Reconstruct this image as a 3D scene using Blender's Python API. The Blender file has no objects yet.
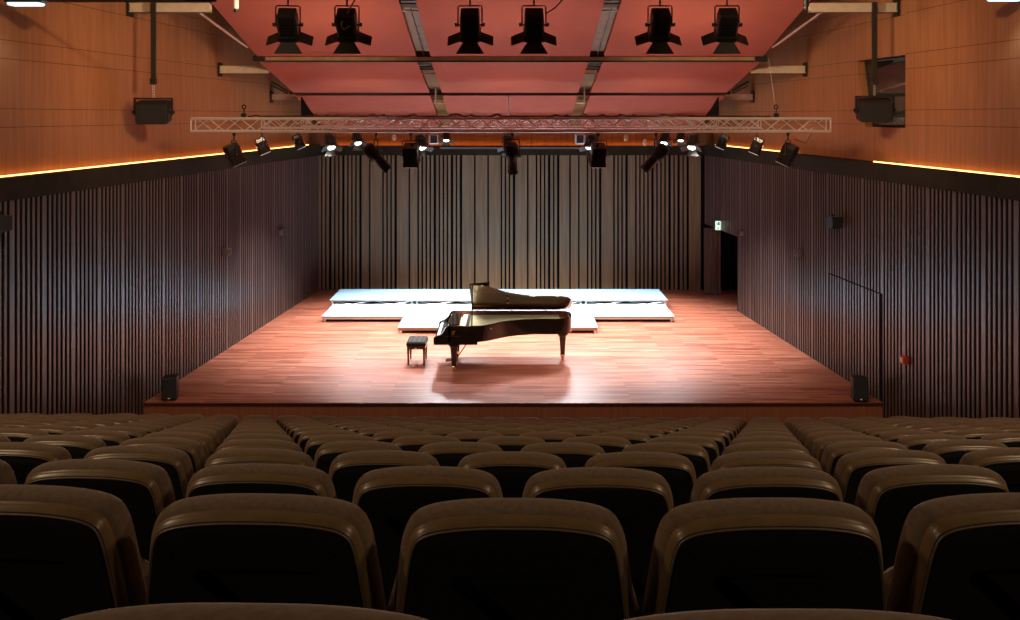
import bpy, math, random
from mathutils import Vector, Matrix
R = math.radians
random.seed(7)
scene = bpy.context.scene
col = scene.collection

# ------------------------------------------------------------------ camera
F, CX, HY, CAMZ = 900.0, 510.0, 115.5, 5.4      # focal length in pixels, principal point, eye height above the stage
cd = bpy.data.cameras.new('camera')
cam = bpy.data.objects.new('camera', cd); col.objects.link(cam)
cam.location = (0, 0, CAMZ); cam.rotation_euler = (R(90), 0, 0)
cd.sensor_width = 36.0; cd.lens = F / 1020 * 36.0
cd.shift_x = 0.0; cd.shift_y = -(310 - HY) / 1020
cd.clip_end = 200; cd.clip_start = 0.05
scene.camera = cam

def at(px, py, Z):
    return Vector(((px - CX) * Z / F, Z, CAMZ - (py - HY) * Z / F))

# ------------------------------------------------------------------ mesh builder
class MB:
    def __init__(self): self.v = []; self.f = []
    def add(self, vs, fs, M=None):
        n = len(self.v)
        for p in vs:
            p = Vector(p)
            self.v.append(M @ p if M else p)
        self.f += [[i + n for i in q] for q in fs]
        return self
    def box(self, c, s, M=None):
        x, y, z = c; a, b, d = s[0]/2, s[1]/2, s[2]/2
        vs = [(x-a,y-b,z-d),(x+a,y-b,z-d),(x+a,y+b,z-d),(x-a,y+b,z-d),(x-a,y-b,z+d),(x+a,y-b,z+d),(x+a,y+b,z+d),(x-a,y+b,z+d)]
        return self.add(vs, [(3,2,1,0),(4,5,6,7),(0,1,5,4),(1,2,6,5),(2,3,7,6),(3,0,4,7)], M)
    def box2(self, lo, hi, M=None):
        return self.box([(a+b)/2 for a, b in zip(lo, hi)], [abs(b-a) for a, b in zip(lo, hi)], M)
    def rbox(self, c, s, r, M=None):
        """box with chamfered vertical edges and chamfered top and bottom"""
        x, y, z = c; a, b, d = s[0]/2, s[1]/2, s[2]/2
        def ring(a, b, zz, r):
            return [(x-a+r,y-b,zz),(x+a-r,y-b,zz),(x+a,y-b+r,zz),(x+a,y+b-r,zz),(x+a-r,y+b,zz),(x-a+r,y+b,zz),(x-a,y+b-r,zz),(x-a,y-b+r,zz)]
        return self.loft([ring(a-r,b-r,z-d,r*.6), ring(a,b,z-d+r,r), ring(a,b,z+d-r,r), ring(a-r,b-r,z+d,r*.6)], True, True, M)
    def loft(self, rings, cap0=True, cap1=True, M=None, closed=True):
        n = len(rings[0]); vs = [p for r in rings for p in r]; fs = []
        for k in range(len(rings)-1):
            for i in range(n if closed else n-1):
                j = (i+1) % n
                fs.append((k*n+i, k*n+j, (k+1)*n+j, (k+1)*n+i))
        if cap0: fs.append(tuple(reversed(range(n))))
        if cap1: fs.append(tuple(range((len(rings)-1)*n, len(rings)*n)))
        return self.add(vs, fs, M)
    def tube(self, pts, r, n=8, M=None, closed=False):
        pts = [Vector(p) for p in pts]; rings = []
        up = None
        for i, p in enumerate(pts):
            if closed: d = pts[(i+1) % len(pts)] - pts[i-1]
            elif i == 0: d = pts[1] - p
            elif i == len(pts)-1: d = p - pts[i-1]
            else: d = pts[i+1] - pts[i-1]
            d.normalize()
            if up is None:
                up = Vector((0,0,1)) if abs(d.z) < .9 else Vector((1,0,0))
            a = d.cross(up).normalized(); b = a.cross(d).normalized(); up = b
            rr = r[i] if isinstance(r, (list, tuple)) else r
            rings.append([p + a*rr*math.cos(2*math.pi*k/n) + b*rr*math.sin(2*math.pi*k/n) for k in range(n)])
        if closed: return self.loft(rings + [rings[0]], False, False, M)
        return self.loft(rings, True, True, M)
    def lathe(self, prof, n=20, M=None):
        rings = [[(r*math.cos(2*math.pi*k/n), r*math.sin(2*math.pi*k/n), z) for k in range(n)] for r, z in prof]
        return self.loft(rings, True, True, M)
    def prism(self, out, lo, hi, ax='z', M=None):
        def p(a, b, t): return {'z': (a,b,t), 'y': (a,t,b), 'x': (t,a,b)}[ax]
        return self.loft([[p(a,b,lo) for a,b in out], [p(a,b,hi) for a,b in out]], True, True, M)
    def build(self, name, mat, parent=None, smooth=False, loc=None):
        me = bpy.data.meshes.new(name)
        me.from_pydata([tuple(p) for p in self.v], [], self.f)
        import bmesh
        bm = bmesh.new(); bm.from_mesh(me); bmesh.ops.recalc_face_normals(bm, faces=bm.faces); bm.to_mesh(me); bm.free()
        me.materials.append(mat)
        if smooth:
            for p in me.polygons: p.use_smooth = True
            me.set_sharp_from_angle(angle=R(38))
        o = bpy.data.objects.new(name, me); col.objects.link(o)
        if parent: o.parent = parent
        if loc: o.location = loc
        return o

def tag(o, label=None, cat=None, group=None, kind=None):
    if label: o['label'] = label
    if cat: o['category'] = cat
    if group: o['group'] = group
    if kind: o['kind'] = kind
    return o
def thing(name, label, cat, loc=(0,0,0), rot=(0,0,0), group=None):
    o = bpy.data.objects.new(name, None); col.objects.link(o)
    o.empty_display_size = .1
    o.location = loc; o.rotation_euler = rot
    return tag(o, label, cat, group)
def dup(o, parent=None):
    c = o.copy(); col.objects.link(c)
    if parent: c.parent = parent
    for ch in list(o.children): dup(ch, c)
    return c
def struct(name, mb, m, smooth=False):
    return tag(mb.build(name, m, None, smooth), kind='structure')

# ------------------------------------------------------------------ materials
def mat(name, c, rough=.5, metal=0., spec=.5, coat=0., noise=None, bump=0., sheen=0., emis=None, es=0.):
    m = bpy.data.materials.new(name); m.use_nodes = True
    nt = m.node_tree; b = nt.nodes['Principled BSDF']
    b.inputs['Base Color'].default_value = (*c, 1); b.inputs['Roughness'].default_value = rough
    b.inputs['Metallic'].default_value = metal; b.inputs['Specular IOR Level'].default_value = spec
    b.inputs['Coat Weight'].default_value = coat; b.inputs['Coat Roughness'].default_value = .06
    if sheen: b.inputs['Sheen Weight'].default_value = sheen; b.inputs['Sheen Roughness'].default_value = .4
    if emis: b.inputs['Emission Color'].default_value = (*emis, 1); b.inputs['Emission Strength'].default_value = es
    if noise or bump:
        sc, amt = noise or (30, .2)
        tc = nt.nodes.new('ShaderNodeTexCoord'); n = nt.nodes.new('ShaderNodeTexNoise')
        n.inputs['Scale'].default_value = sc; n.inputs['Detail'].default_value = 4
        nt.links.new(tc.outputs['Object'], n.inputs['Vector'])
        r = nt.nodes.new('ShaderNodeMapRange')
        r.inputs[1].default_value = .3; r.inputs[2].default_value = .7; r.inputs[3].default_value = 1-amt; r.inputs[4].default_value = 1+amt
        nt.links.new(n.outputs[0], r.inputs[0])
        mx = nt.nodes.new('ShaderNodeVectorMath'); mx.operation = 'SCALE'; mx.inputs[0].default_value = c
        nt.links.new(r.outputs[0], mx.inputs['Scale']); nt.links.new(mx.outputs[0], b.inputs['Base Color'])
        if bump:
            bp = nt.nodes.new('ShaderNodeBump'); bp.inputs['Strength'].default_value = bump; bp.inputs['Distance'].default_value = .01
            nt.links.new(n.outputs[0], bp.inputs['Height']); nt.links.new(bp.outputs[0], b.inputs['Normal'])
    return m

def N(nt, t, **kw):
    n = nt.nodes.new(t)
    for k, v in kw.items(): setattr(n, k, v)
    return n
def math_node(nt, op, a, b=None):
    n = N(nt, 'ShaderNodeMath', operation=op)
    for i, x in enumerate((a, b)):
        if x is None: continue
        if isinstance(x, (int, float)): n.inputs[i].default_value = x
        else: nt.links.new(x, n.inputs[i])
    return n.outputs[0]

def panel_wood(name, c1, c2, jc, hz=True):
    """veneered wall panels: vertical grain, a repeating pair of horizontal joints and faint vertical joints"""
    m = bpy.data.materials.new(name); m.use_nodes = True; nt = m.node_tree; b = nt.nodes['Principled BSDF']
    tc = N(nt, 'ShaderNodeTexCoord'); mp = N(nt, 'ShaderNodeMapping'); mp.inputs['Scale'].default_value = (9, 9, .5)
    nt.links.new(tc.outputs['Object'], mp.inputs[0])
    n1 = N(nt, 'ShaderNodeTexNoise'); n1.inputs['Scale'].default_value = 1.6; n1.inputs['Detail'].default_value = 6
    nt.links.new(mp.outputs[0], n1.inputs['Vector'])
    ra = N(nt, 'ShaderNodeValToRGB'); ra.color_ramp.elements[0].color = (*c1, 1); ra.color_ramp.elements[1].color = (*c2, 1)
    ra.color_ramp.elements[0].position = .3; ra.color_ramp.elements[1].position = .72
    nt.links.new(n1.outputs[0], ra.inputs[0])
    sx = N(nt, 'ShaderNodeSeparateXYZ'); nt.links.new(tc.outputs['Object'], sx.inputs[0])
    t = math_node(nt, 'FRACT', math_node(nt, 'DIVIDE', math_node(nt, 'ADD', sx.outputs[2], 20*1.02 - 5.22), 1.02))
    j1 = math_node(nt, 'LESS_THAN', t, .010)
    j2 = math_node(nt, 'LESS_THAN', math_node(nt, 'ABSOLUTE', math_node(nt, 'SUBTRACT', t, .2745)), .005)
    tv = math_node(nt, 'FRACT', math_node(nt, 'DIVIDE', math_node(nt, 'ADD', sx.outputs[1], 50.35), 1.3))
    j3 = math_node(nt, 'MULTIPLY', math_node(nt, 'LESS_THAN', tv, .006), .45)
    j = math_node(nt, 'MAXIMUM', math_node(nt, 'MAXIMUM', j1, j2), j3)
    mx = N(nt, 'ShaderNodeMix', data_type='RGBA'); nt.links.new(j, mx.inputs[0]); nt.links.new(ra.outputs[0], mx.inputs[6]); mx.inputs[7].default_value = (*jc, 1)
    nt.links.new(mx.outputs[2], b.inputs['Base Color']); b.inputs['Roughness'].default_value = .5; b.inputs['Specular IOR Level'].default_value = .25
    return m

def slat_wood(name, c1, c2, rough=.5):
    m = bpy.data.materials.new(name); m.use_nodes = True; nt = m.node_tree; b = nt.nodes['Principled BSDF']
    tc = N(nt, 'ShaderNodeTexCoord'); mp = N(nt, 'ShaderNodeMapping'); mp.inputs['Scale'].default_value = (8, 8, .35)
    nt.links.new(tc.outputs['Object'], mp.inputs[0])
    n1 = N(nt, 'ShaderNodeTexNoise'); n1.inputs['Scale'].default_value = 2; n1.inputs['Detail'].default_value = 5
    nt.links.new(mp.outputs[0], n1.inputs['Vector'])
    ra = N(nt, 'ShaderNodeValToRGB'); ra.color_ramp.elements[0].color = (*c1, 1); ra.color_ramp.elements[1].color = (*c2, 1)
    ra.color_ramp.elements[0].position = .3; ra.color_ramp.elements[1].position = .7
    nt.links.new(n1.outputs[0], ra.inputs[0]); nt.links.new(ra.outputs[0], b.inputs['Base Color'])
    b.inputs['Roughness'].default_value = rough; b.inputs['Specular IOR Level'].default_value = .3 if rough > .4 else .75
    return m

def plank_floor(name):
    m = bpy.data.materials.new(name); m.use_nodes = True; nt = m.node_tree; b = nt.nodes['Principled BSDF']
    tc = N(nt, 'ShaderNodeTexCoord')
    br = N(nt, 'ShaderNodeTexBrick'); br.offset = .43; br.offset_frequency = 3; br.squash = 1
    br.inputs['Scale'].default_value = 1; br.inputs['Brick Width'].default_value = 1.15; br.inputs['Row Height'].default_value = .052
    br.inputs['Mortar Size'].default_value = .0015; br.inputs['Mortar Smooth'].default_value = 0; br.inputs['Bias'].default_value = -.1
    br.inputs['Color1'].default_value = (.235, .058, .028, 1); br.inputs['Color2'].default_value = (.48, .165, .098, 1); br.inputs['Mortar'].default_value = (.08, .02, .012, 1)
    nt.links.new(tc.outputs['Object'], br.inputs['Vector'])
    mp = N(nt, 'ShaderNodeMapping'); mp.inputs['Scale'].default_value = (.9, 16, 1); nt.links.new(tc.outputs['Object'], mp.inputs[0])
    n1 = N(nt, 'ShaderNodeTexNoise'); n1.inputs['Scale'].default_value = 1.3; n1.inputs['Detail'].default_value = 5; nt.links.new(mp.outputs[0], n1.inputs['Vector'])
    r = N(nt, 'ShaderNodeMapRange'); r.inputs[1].default_value = .3; r.inputs[2].default_value = .7; r.inputs[3].default_value = .58; r.inputs[4].default_value = 1.28
    nt.links.new(n1.outputs[0], r.inputs[0])
    mx = N(nt, 'ShaderNodeVectorMath', operation='SCALE'); nt.links.new(br.outputs[0], mx.inputs[0]); nt.links.new(r.outputs[0], mx.inputs['Scale'])
    nt.links.new(mx.outputs[0], b.inputs['Base Color'])
    rr = N(nt, 'ShaderNodeMapRange'); rr.inputs[3].default_value = .27; rr.inputs[4].default_value = .46; nt.links.new(n1.outputs[0], rr.inputs[0])
    nt.links.new(rr.outputs[0], b.inputs['Roughness']); b.inputs['Specular IOR Level'].default_value = .5
    return m

def emit(name, c, s):
    m = bpy.data.materials.new(name); m.use_nodes = True; nt = m.node_tree
    for n in list(nt.nodes): nt.nodes.remove(n)
    e = N(nt, 'ShaderNodeEmission'); e.inputs[0].default_value = (*c, 1); e.inputs[1].default_value = s
    o = N(nt, 'ShaderNodeOutputMaterial'); nt.links.new(e.outputs[0], o.inputs[0]); return m

def pane_glass(name):
    m = bpy.data.materials.new(name); m.use_nodes = True; nt = m.node_tree
    for n in list(nt.nodes): nt.nodes.remove(n)
    g = N(nt, 'ShaderNodeBsdfGlossy'); g.inputs['Roughness'].default_value = .02; g.inputs['Color'].default_value = (.8, .85, .8, 1)
    t = N(nt, 'ShaderNodeBsdfTransparent'); t.inputs[0].default_value = (.7, .78, .74, 1)
    mx = N(nt, 'ShaderNodeMixShader'); mx.inputs[0].default_value = .16
    o = N(nt, 'ShaderNodeOutputMaterial')
    nt.links.new(t.outputs[0], mx.inputs[1]); nt.links.new(g.outputs[0], mx.inputs[2]); nt.links.new(mx.outputs[0], o.inputs[0]); return m

M = dict(
    orange=panel_wood('orange_veneer', (.35,.134,.054), (.46,.185,.078), (.11,.035,.014)),
    orange_dark=slat_wood('dark_orange_wood', (.13,.05,.018), (.18,.07,.026)),
    slat=slat_wood('wenge_slat', (.075,.044,.038), (.135,.082,.068), .33),
    slat_back=slat_wood('back_wall_board', (.155,.104,.06), (.22,.152,.09), .55),
    backing=mat('black_backing', (.006,.006,.009), .9, spec=.1),
    fascia=mat('dark_fascia', (.026,.019,.010), .8, spec=.15, noise=(3,.2)),
    floorwood=plank_floor('stage_planks'),
    riser=slat_wood('stage_riser', (.24,.075,.038), (.33,.11,.058), .5),
    carpet=mat('dark_carpet', (.02,.017,.015), .95, noise=(60,.3)),
    ceil=mat('dark_ceiling', (.05,.03,.022), .9),
    bronze=mat('bronze_beam', (.36,.22,.11), .5, noise=(5,.2)),
    red=mat('red_panel', (.40,.098,.060), .8, spec=.15, noise=(1.2,.05)),
    redside=mat('red_panel_edge', (.30,.075,.055), .7, spec=.2),
    channel=mat('bronze_channel', (.23,.115,.030), .5, metal=.1, noise=(4,.25)),
    channel_dark=mat('dark_steel', (.035,.026,.018), .5, metal=.3),
    cream=mat('cream_paint', (.74,.60,.47), .5, noise=(8,.08)),
    pink=mat('pale_rail', (.52,.30,.23), .5),
    alu=mat('aluminium', (.74,.66,.62), .35, metal=.35),
    steel=mat('galvanised', (.62,.58,.54), .4, metal=.6),
    black=mat('black_metal', (.016,.015,.015), .38, spec=.5),
    black_gloss=mat('black_gloss_metal', (.014,.013,.013), .2, spec=.7),
    black_matte=mat('black_cloth', (.012,.012,.013), .9, spec=.2),
    grille=mat('speaker_grille', (.02,.02,.021), .7, noise=(200,.5)),
    door_leaf=mat('barn_door', (.024,.020,.016), .55),
    lens_off=mat('lens_glass', (.05,.06,.07), .08, spec=.8),
    lens=emit('lit_lens', (1,.93,.82), 14),
    cove=emit('led_cove', (1,.42,.12), 6.5),
    flood=emit('cool_flood', (.62,.93,1), 1.7),
    fabric=mat('brown_upholstery', (.165,.112,.075), .85, spec=.25, sheen=.25, noise=(70,.16), bump=.12),
    band=mat('brown_leather', (.17,.105,.050), .34, spec=.55, noise=(25,.12)),
    armwood=mat('dark_armrest', (.05,.028,.016), .5),
    shell=mat('black_shell', (.010,.010,.013), .75, spec=.3, noise=(150,.3)),
    piping=mat('brown_piping', (.13,.095,.07), .5),
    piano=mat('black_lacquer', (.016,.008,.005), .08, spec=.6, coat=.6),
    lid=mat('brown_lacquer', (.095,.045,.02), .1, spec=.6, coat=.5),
    gold=mat('gold_plate', (.74,.56,.28), .4, metal=.25, noise=(5,.12)),
    sound=mat('spruce_board', (.70,.52,.28), .45),
    string=mat('strings', (.78,.80,.62), .4, metal=.2),
    felt=mat('dark_felt', (.06,.03,.025), .9),
    ivory=mat('white_keys', (.85,.82,.75), .2),
    brass=mat('brass', (.85,.60,.25), .22, metal=1),
    leather=mat('black_leather', (.014,.009,.006), .7, spec=.15),
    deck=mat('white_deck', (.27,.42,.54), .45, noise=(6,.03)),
    deckside=mat('brown_deck_edge', (.32,.17,.10), .5),
    pale_alu=mat('pale_alloy', (.80,.78,.74), .35, metal=.4),
    white=mat('white_plastic', (.8,.76,.70), .4),
    grey=mat('grey_plastic', (.16,.13,.11), .5),
    redp=mat('red_plastic', (.50,.04,.025), .35),
    room=mat('grey_room', (.22,.23,.19), .8, noise=(2,.3)),
    exit_white=emit('exit_white', (.78,1,.80), 1.3),
    exit_green=emit('exit_green', (.05,.45,.20), .6),
    glass=pane_glass('booth_glass'),
)

# ------------------------------------------------------------------ room
XL = lambda y: -(8.401 - .09*y)          # face of the slatted side walls
XR = lambda y: 8.52 - .09*y
TOP, LEDGE, UP, ROOF, BACK = 4.17, 4.50, .28, 9.4, 27.85
ROWS, PITCH, STEP, SEATH = 15, .55, .97, .92
drop = lambda n: .828 + .3115*(n-2)
rowz = lambda n: CAMZ - drop(n) - SEATH
rowy = lambda n: STEP*n

def wall_strip(mb, X, y0, y1, z0, z1, t0, t1):
    """slab along a splayed side wall; t0, t1 = offsets outwards from the wall face"""
    s = 1 if X(0) > 0 else -1
    out = [(X(y0)+s*t0, y0), (X(y1)+s*t0, y1), (X(y1)+s*t1, y1), (X(y0)+s*t1, y0)]
    mb.prism(out, z0, z1)
def slats(mb, X, y0, y1, z0, z1, depth=.011):
    y = 7.6
    widths = [.105] + [.052]*5
    k = 0
    while y < y1:
        w = widths[k % 6]
        a, b = max(y, y0), min(y+w, y1)
        if b - a > .008: wall_strip(mb, X, a, b, z0, z1, 0, depth)
        y += w + .068; k += 1

DOOR = (17.0, 19.2, 2.02); REC = (24.9, BACK, 2.05)
mb = MB(); slats(mb, XL, 7.5, BACK-.02, -1.2, TOP); struct('wall_left', mb, M['slat'])
mb = MB(); wall_strip(mb, XL, -2.5, BACK, -1.2, TOP, .011, .25); struct('wall_left_backing', mb, M['backing'])
mb = MB()
slats(mb, XR, 7.5, DOOR[0]-.10, -1.2, TOP); slats(mb, XR, DOOR[0]-.10, DOOR[1]+.012, DOOR[2]+.03, TOP)
slats(mb, XR, DOOR[1]+.012, REC[0], -.3, TOP); slats(mb, XR, REC[0], BACK-.02, REC[2], TOP)
struct('wall_right', mb, M['slat'])
mb = MB()
wall_strip(mb, XR, -2.5, REC[0], -1.2, TOP, .011, .25); wall_strip(mb, XR, REC[0], BACK, REC[2], TOP, .011, .25)
wall_strip(mb, XR, REC[0]-.05, BACK+.2, 0, REC[2]+.1, .95, 1.05)
mb.box2((XR(REC[0])+.06, REC[0]-.06, 0), (XR(REC[0])+.95, REC[0]-.01, REC[2])); mb.box2((XR(BACK)+.06, BACK+.1, 0), (XR(BACK)+1.1, BACK+.2, REC[2]))
struct('wall_right_backing', mb, M['backing'])
# back wall: boards of irregular width with dark gaps
mb = MB(); x = -5.93
rb = random.Random(11)
while x < 6.0:
    run = rb.choice([1, 1, 2, 3, 4])
    w = rb.choice([.22, .30, .36]) if run == 1 else .075
    for _ in range(run):
        if x + w < 6.03: mb.box2((x, BACK, 0), (x+w, BACK+.05 + rb.uniform(0,.0), TOP))
        x += w + (.022 if run == 1 else .05)
    x += .03
struct('wall_back', mb, M['slat_back'])
mb = MB(); mb.box2((-6.3, BACK+.05, -.3), (7.6, BACK+.25, TOP)); struct('wall_back_backing', mb, M['backing'])
# fascia band, ledge top
def fascia(X):
    mb = MB(); wall_strip(mb, X, -2.5, BACK, TOP, LEDGE, -.02, .25); wall_strip(mb, X, -2.5, BACK+.2, TOP+.05, LEDGE-.06, .25, .75); return mb
struct('trim_1', fascia(XL), M['fascia']); struct('trim_2', fascia(XR), M['fascia'])
mb = MB(); mb.box2((-5.9, BACK-.02, TOP), (6.02, BACK+.02, LEDGE-.03)); mb.box2((-6, BACK+.02, TOP), (6.1, BACK+.5, LEDGE-.08)); struct('trim_3', mb, M['fascia'])
# upper veneered walls
UY = BACK + .3
mb = MB(); wall_strip(mb, XL, -2.5, UY, LEDGE-.2, ROOF, UP, UP+.2); struct('wall_left_upper', mb, M['orange'])
WZ0, WZ1, WY0, WYB, WYT = 5.17, 6.52, 16.38, 18.15, 18.5
mb = MB()
wall_strip(mb, XR, -2.5, WY0, LEDGE-.2, ROOF, UP-.13, UP+.2)
wall_strip(mb, XR, WY0, UY, LEDGE-.2, WZ0, UP, UP+.2)
wall_strip(mb, XR, WY0, UY, WZ1, ROOF, UP, UP+.2)
def wp(y, z, t): return (XR(y)+t, y, z)
q = [(WYB, WZ0), (UY, WZ0), (UY, WZ1), (WYT, WZ1)]
mb.loft([[wp(y, z, UP) for y, z in q], [wp(y, z, UP+.2) for y, z in q]])
struct('wall_right_upper', mb, M['orange'])
mb = MB(); mb.box2((-6.6, UY, LEDGE-.2), (6.7, UY+.2, ROOF)); struct('wall_back_upper', mb, M['orange'])
mb = MB(); mb.box2((XL(27.9)-UP, 27.78, LEDGE-.02), (-5.62, UY, 6.2)); struct('trim_4', mb, M['orange_dark'])
mb = MB(); mb.box2((5.70, 27.78, LEDGE-.02), (XR(27.9)+UP, UY, 6.2)); struct('trim_5', mb, M['orange_dark'])
# control booth window in the right wall
win = MB()
fo = [(WY0+.02, WZ0+.02), (WYB-.02, WZ0+.02), (WYT-.03, WZ1-.02), (WY0+.02, WZ1-.02)]
for a, b in zip(fo, fo[1:]+fo[:1]):
    win.tube([wp(a[0], a[1], UP+.16), wp(b[0], b[1], UP+.16)], .03, 4)
wf = struct('window_1', win, M['channel_dark'])
g = MB(); g.loft([[wp(y, z, UP+.155) for y, z in fo], [wp(y, z, UP+.165) for y, z in fo]]); g.build('pane', M['glass'], wf)
mb = MB()
mb.box2((9.3, 15.2, 4.9), (9.4, 20.2, 6.9)); mb.box2((7.5, 15.2, 4.85), (9.3, 20.2, 4.95)); mb.box2((7.5, 20.1, 4.9), (9.3, 20.2, 6.9)); mb.box2((7.6, 15.2, 6.8), (9.3, 20.2, 6.9)); mb.box2((7.6, 15.15, 4.9), (9.3, 15.25, 6.9))
struct('wall_booth', mb, M['room'])
q = MB(); q.tube([at(880,91,18.5), at(908,82.5,17.95)], .02, 6); tag(q.build('booth_reflection', M['white']), 'pale slanting streak standing in for a reflection in the booth window', 'rail')  # tube added in place of the pale streak reflected in the glass
# rear wall and main ceiling
mb = MB(); mb.box2((-9.2, -2.7, -1.2), (9.4, -2.5, ROOF)); struct('wall_rear', mb, M['orange_dark'])
mb = MB(); mb.box2((-9.4, -2.7, ROOF), (9.6, UY+.3, ROOF+.15)); struct('ceiling', mb, M['ceil'])
# raked floor
mb = MB()
for n in range(0, ROWS+1):
    y0 = rowy(n) - .42 if n else -2.5
    y1 = rowy(n+1) - .42 if n < ROWS else 17.0
    mb.box2((-8.7, y0, -1.2), (8.9, y1, rowz(n) + (.025 if n == 1 else 0)))
struct('floor', mb, M['carpet'])
# stage
SF = 16.9
mb = MB(); mb.prism([(XL(SF)-.02, SF), (XR(SF)+.02, SF), (XR(BACK)+.05, BACK+.06), (XL(BACK)-.05, BACK+.06)], -.04, 0)
mb.prism([(XR(REC[0])+.05, REC[0]-.05), (XR(REC[0])+1.0, REC[0]-.05), (XR(REC[0])+1.0, BACK+.2), (XR(BACK)+.05, BACK+.2)], -.04, 0)
struct('stage_floor', mb, M['floorwood'])
mb = MB(); mb.prism([(XL(SF)-.02, SF+.03), (XR(SF)+.02, SF+.03), (XR(BACK), BACK), (XL(BACK), BACK)], -.9, -.04); struct('stage_front', mb, M['riser'])
# doors
d1 = MB(); slats(d1, XR, DOOR[0], DOOR[1], .01, DOOR[2], .011); struct('door_1', d1, M['slat'])
d2 = MB()
for k in range(5): d2.box2((5.86+.1*k, 27.12, .01), (5.86+.1*k+.085, 27.16, 2.0))
d2.box2((5.86, 27.16, .01), (6.345, 27.19, 2.0)); struct('door_2', d2, M['slat'])

# ------------------------------------------------------------------ cove strips
def cove(name, X, y0, y1, label, o=.19):
    mb = MB(); s = 1 if X(0) > 0 else -1
    mb.prism([(X(y0)+s*o, y0), (X(y1)+s*o, y1), (X(y1)+s*(o+.018), y1), (X(y0)+s*(o+.018), y0)], LEDGE, LEDGE+.02)
    tag(mb.build(name, M['cove']), label, 'strip light')
cove('cove_light', XL, 2, 27.4, 'warm amber strip light glowing along the ledge of the left wall')
cove('cove_light', XR, 2, 17.4, 'warm amber strip light on right wall ledge, nearer piece below the booth window', .07)
cove('cove_light', XR, 21.4, 27.4, 'short amber strip light on right wall ledge, far piece behind the hanging lamps')
mb = MB(); mb.box2((-5.5, BACK+.20, LEDGE-.08), (5.6, BACK+.23, LEDGE-.055)); tag(mb.build('cove_light', M['cove']), 'warm amber strip light above the slatted wall behind the stage', 'strip light')

# ------------------------------------------------------------------ red canopy
HW = 5.6
def canopy(y0, z0, y1, z1, names):
    sl = Vector((0, y1-y0, z1-z0)); up = Vector((0, -(z1-z0), y1-y0)).normalized()*.06
    for (xa, xb), nm in zip(((-HW,-2.08), (-1.76,1.76), (2.08,HW)), names):
        p = thing('ceiling_panel', nm, 'acoustic panel', (xa, y0, CAMZ+z0))
        w = xb-xa
        a, b = Vector((0,0,0)), sl
        face = MB(); t = up*.3
        face.loft([[a, a+Vector((w,0,0)), b+Vector((w,0,0)), b], [a+t, a+Vector((w,0,0))+t, b+Vector((w,0,0))+t, b+t]])
        face.build('face', M['red'], p)
        fr = MB(); u2 = up*1.6
        for P, Q in ((a, b), (a+Vector((w-.03,0,0)), b+Vector((w-.03,0,0)))):
            e = Vector((.03,0,0)); fr.loft([[P+t, P+e+t, Q+e+t, Q+t], [P+u2, P+e+u2, Q+e+u2, Q+u2]])
        fr.build('edge_frame', M['redside'], p)
def znt(y):
    if y <= 20: return 1.295 - .262*(y-20)
    if y <= 23.32: return 1.20 - .192*(y-20.1)
    return .52 - .225*(y-23.4)
canopy(11.0, znt(11), 19.95, znt(19.95), ['large red ceiling panel, left column, nearest tier above two hanging spotlights', 'large red ceiling panel, middle column, nearest tier above two hanging spotlights', 'large red ceiling panel, right column, nearest tier above two hanging spotlights'])
canopy(20.12, znt(20.12), 23.28, znt(23.28), ['red ceiling panel, left column, second tier between the two cross beams', 'red ceiling panel, middle column, second tier between the two cross beams', 'red ceiling panel, right column, second tier between the two cross beams'])
canopy(23.42, znt(23.42), 27.7, znt(27.7), ['red ceiling panel, left column, farthest tier just above the truss', 'red ceiling panel, middle column, farthest tier just above the truss', 'red ceiling panel, right column, farthest tier just above the truss'])
# cross beams between the tiers
def beam(y, z, h, m, label, cap):
    b = thing('cross_beam', label, 'beam', (0, y, CAMZ+z))
    bb = MB(); bb.box((0,0,0), (2*HW-.3, .12, h)); bb.box((0,.03,0), (2*HW-.4, .02, h-.02)); bb.build('beam', m, b)
    bb = MB(); bb.box((0,.01,-h/2-.02), (2*HW-.2, .09, .038)); bb.build('lower_flange', M['channel_dark'], b)
    for s in (-1, 1):
        c = MB(); c.rbox((s*(HW-.03), 0, 0), (.28, .18, cap), .02); c.build('end_box', M['black'], b)
beam(20.03, 1.262, .075, M['bronze'], 'brown cross beam between nearest and second tier of red panels', .14)
beam(23.35, .58, .04, M['channel_dark'], 'thin dark cross beam between second and farthest tier of red panels', .09)
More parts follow.
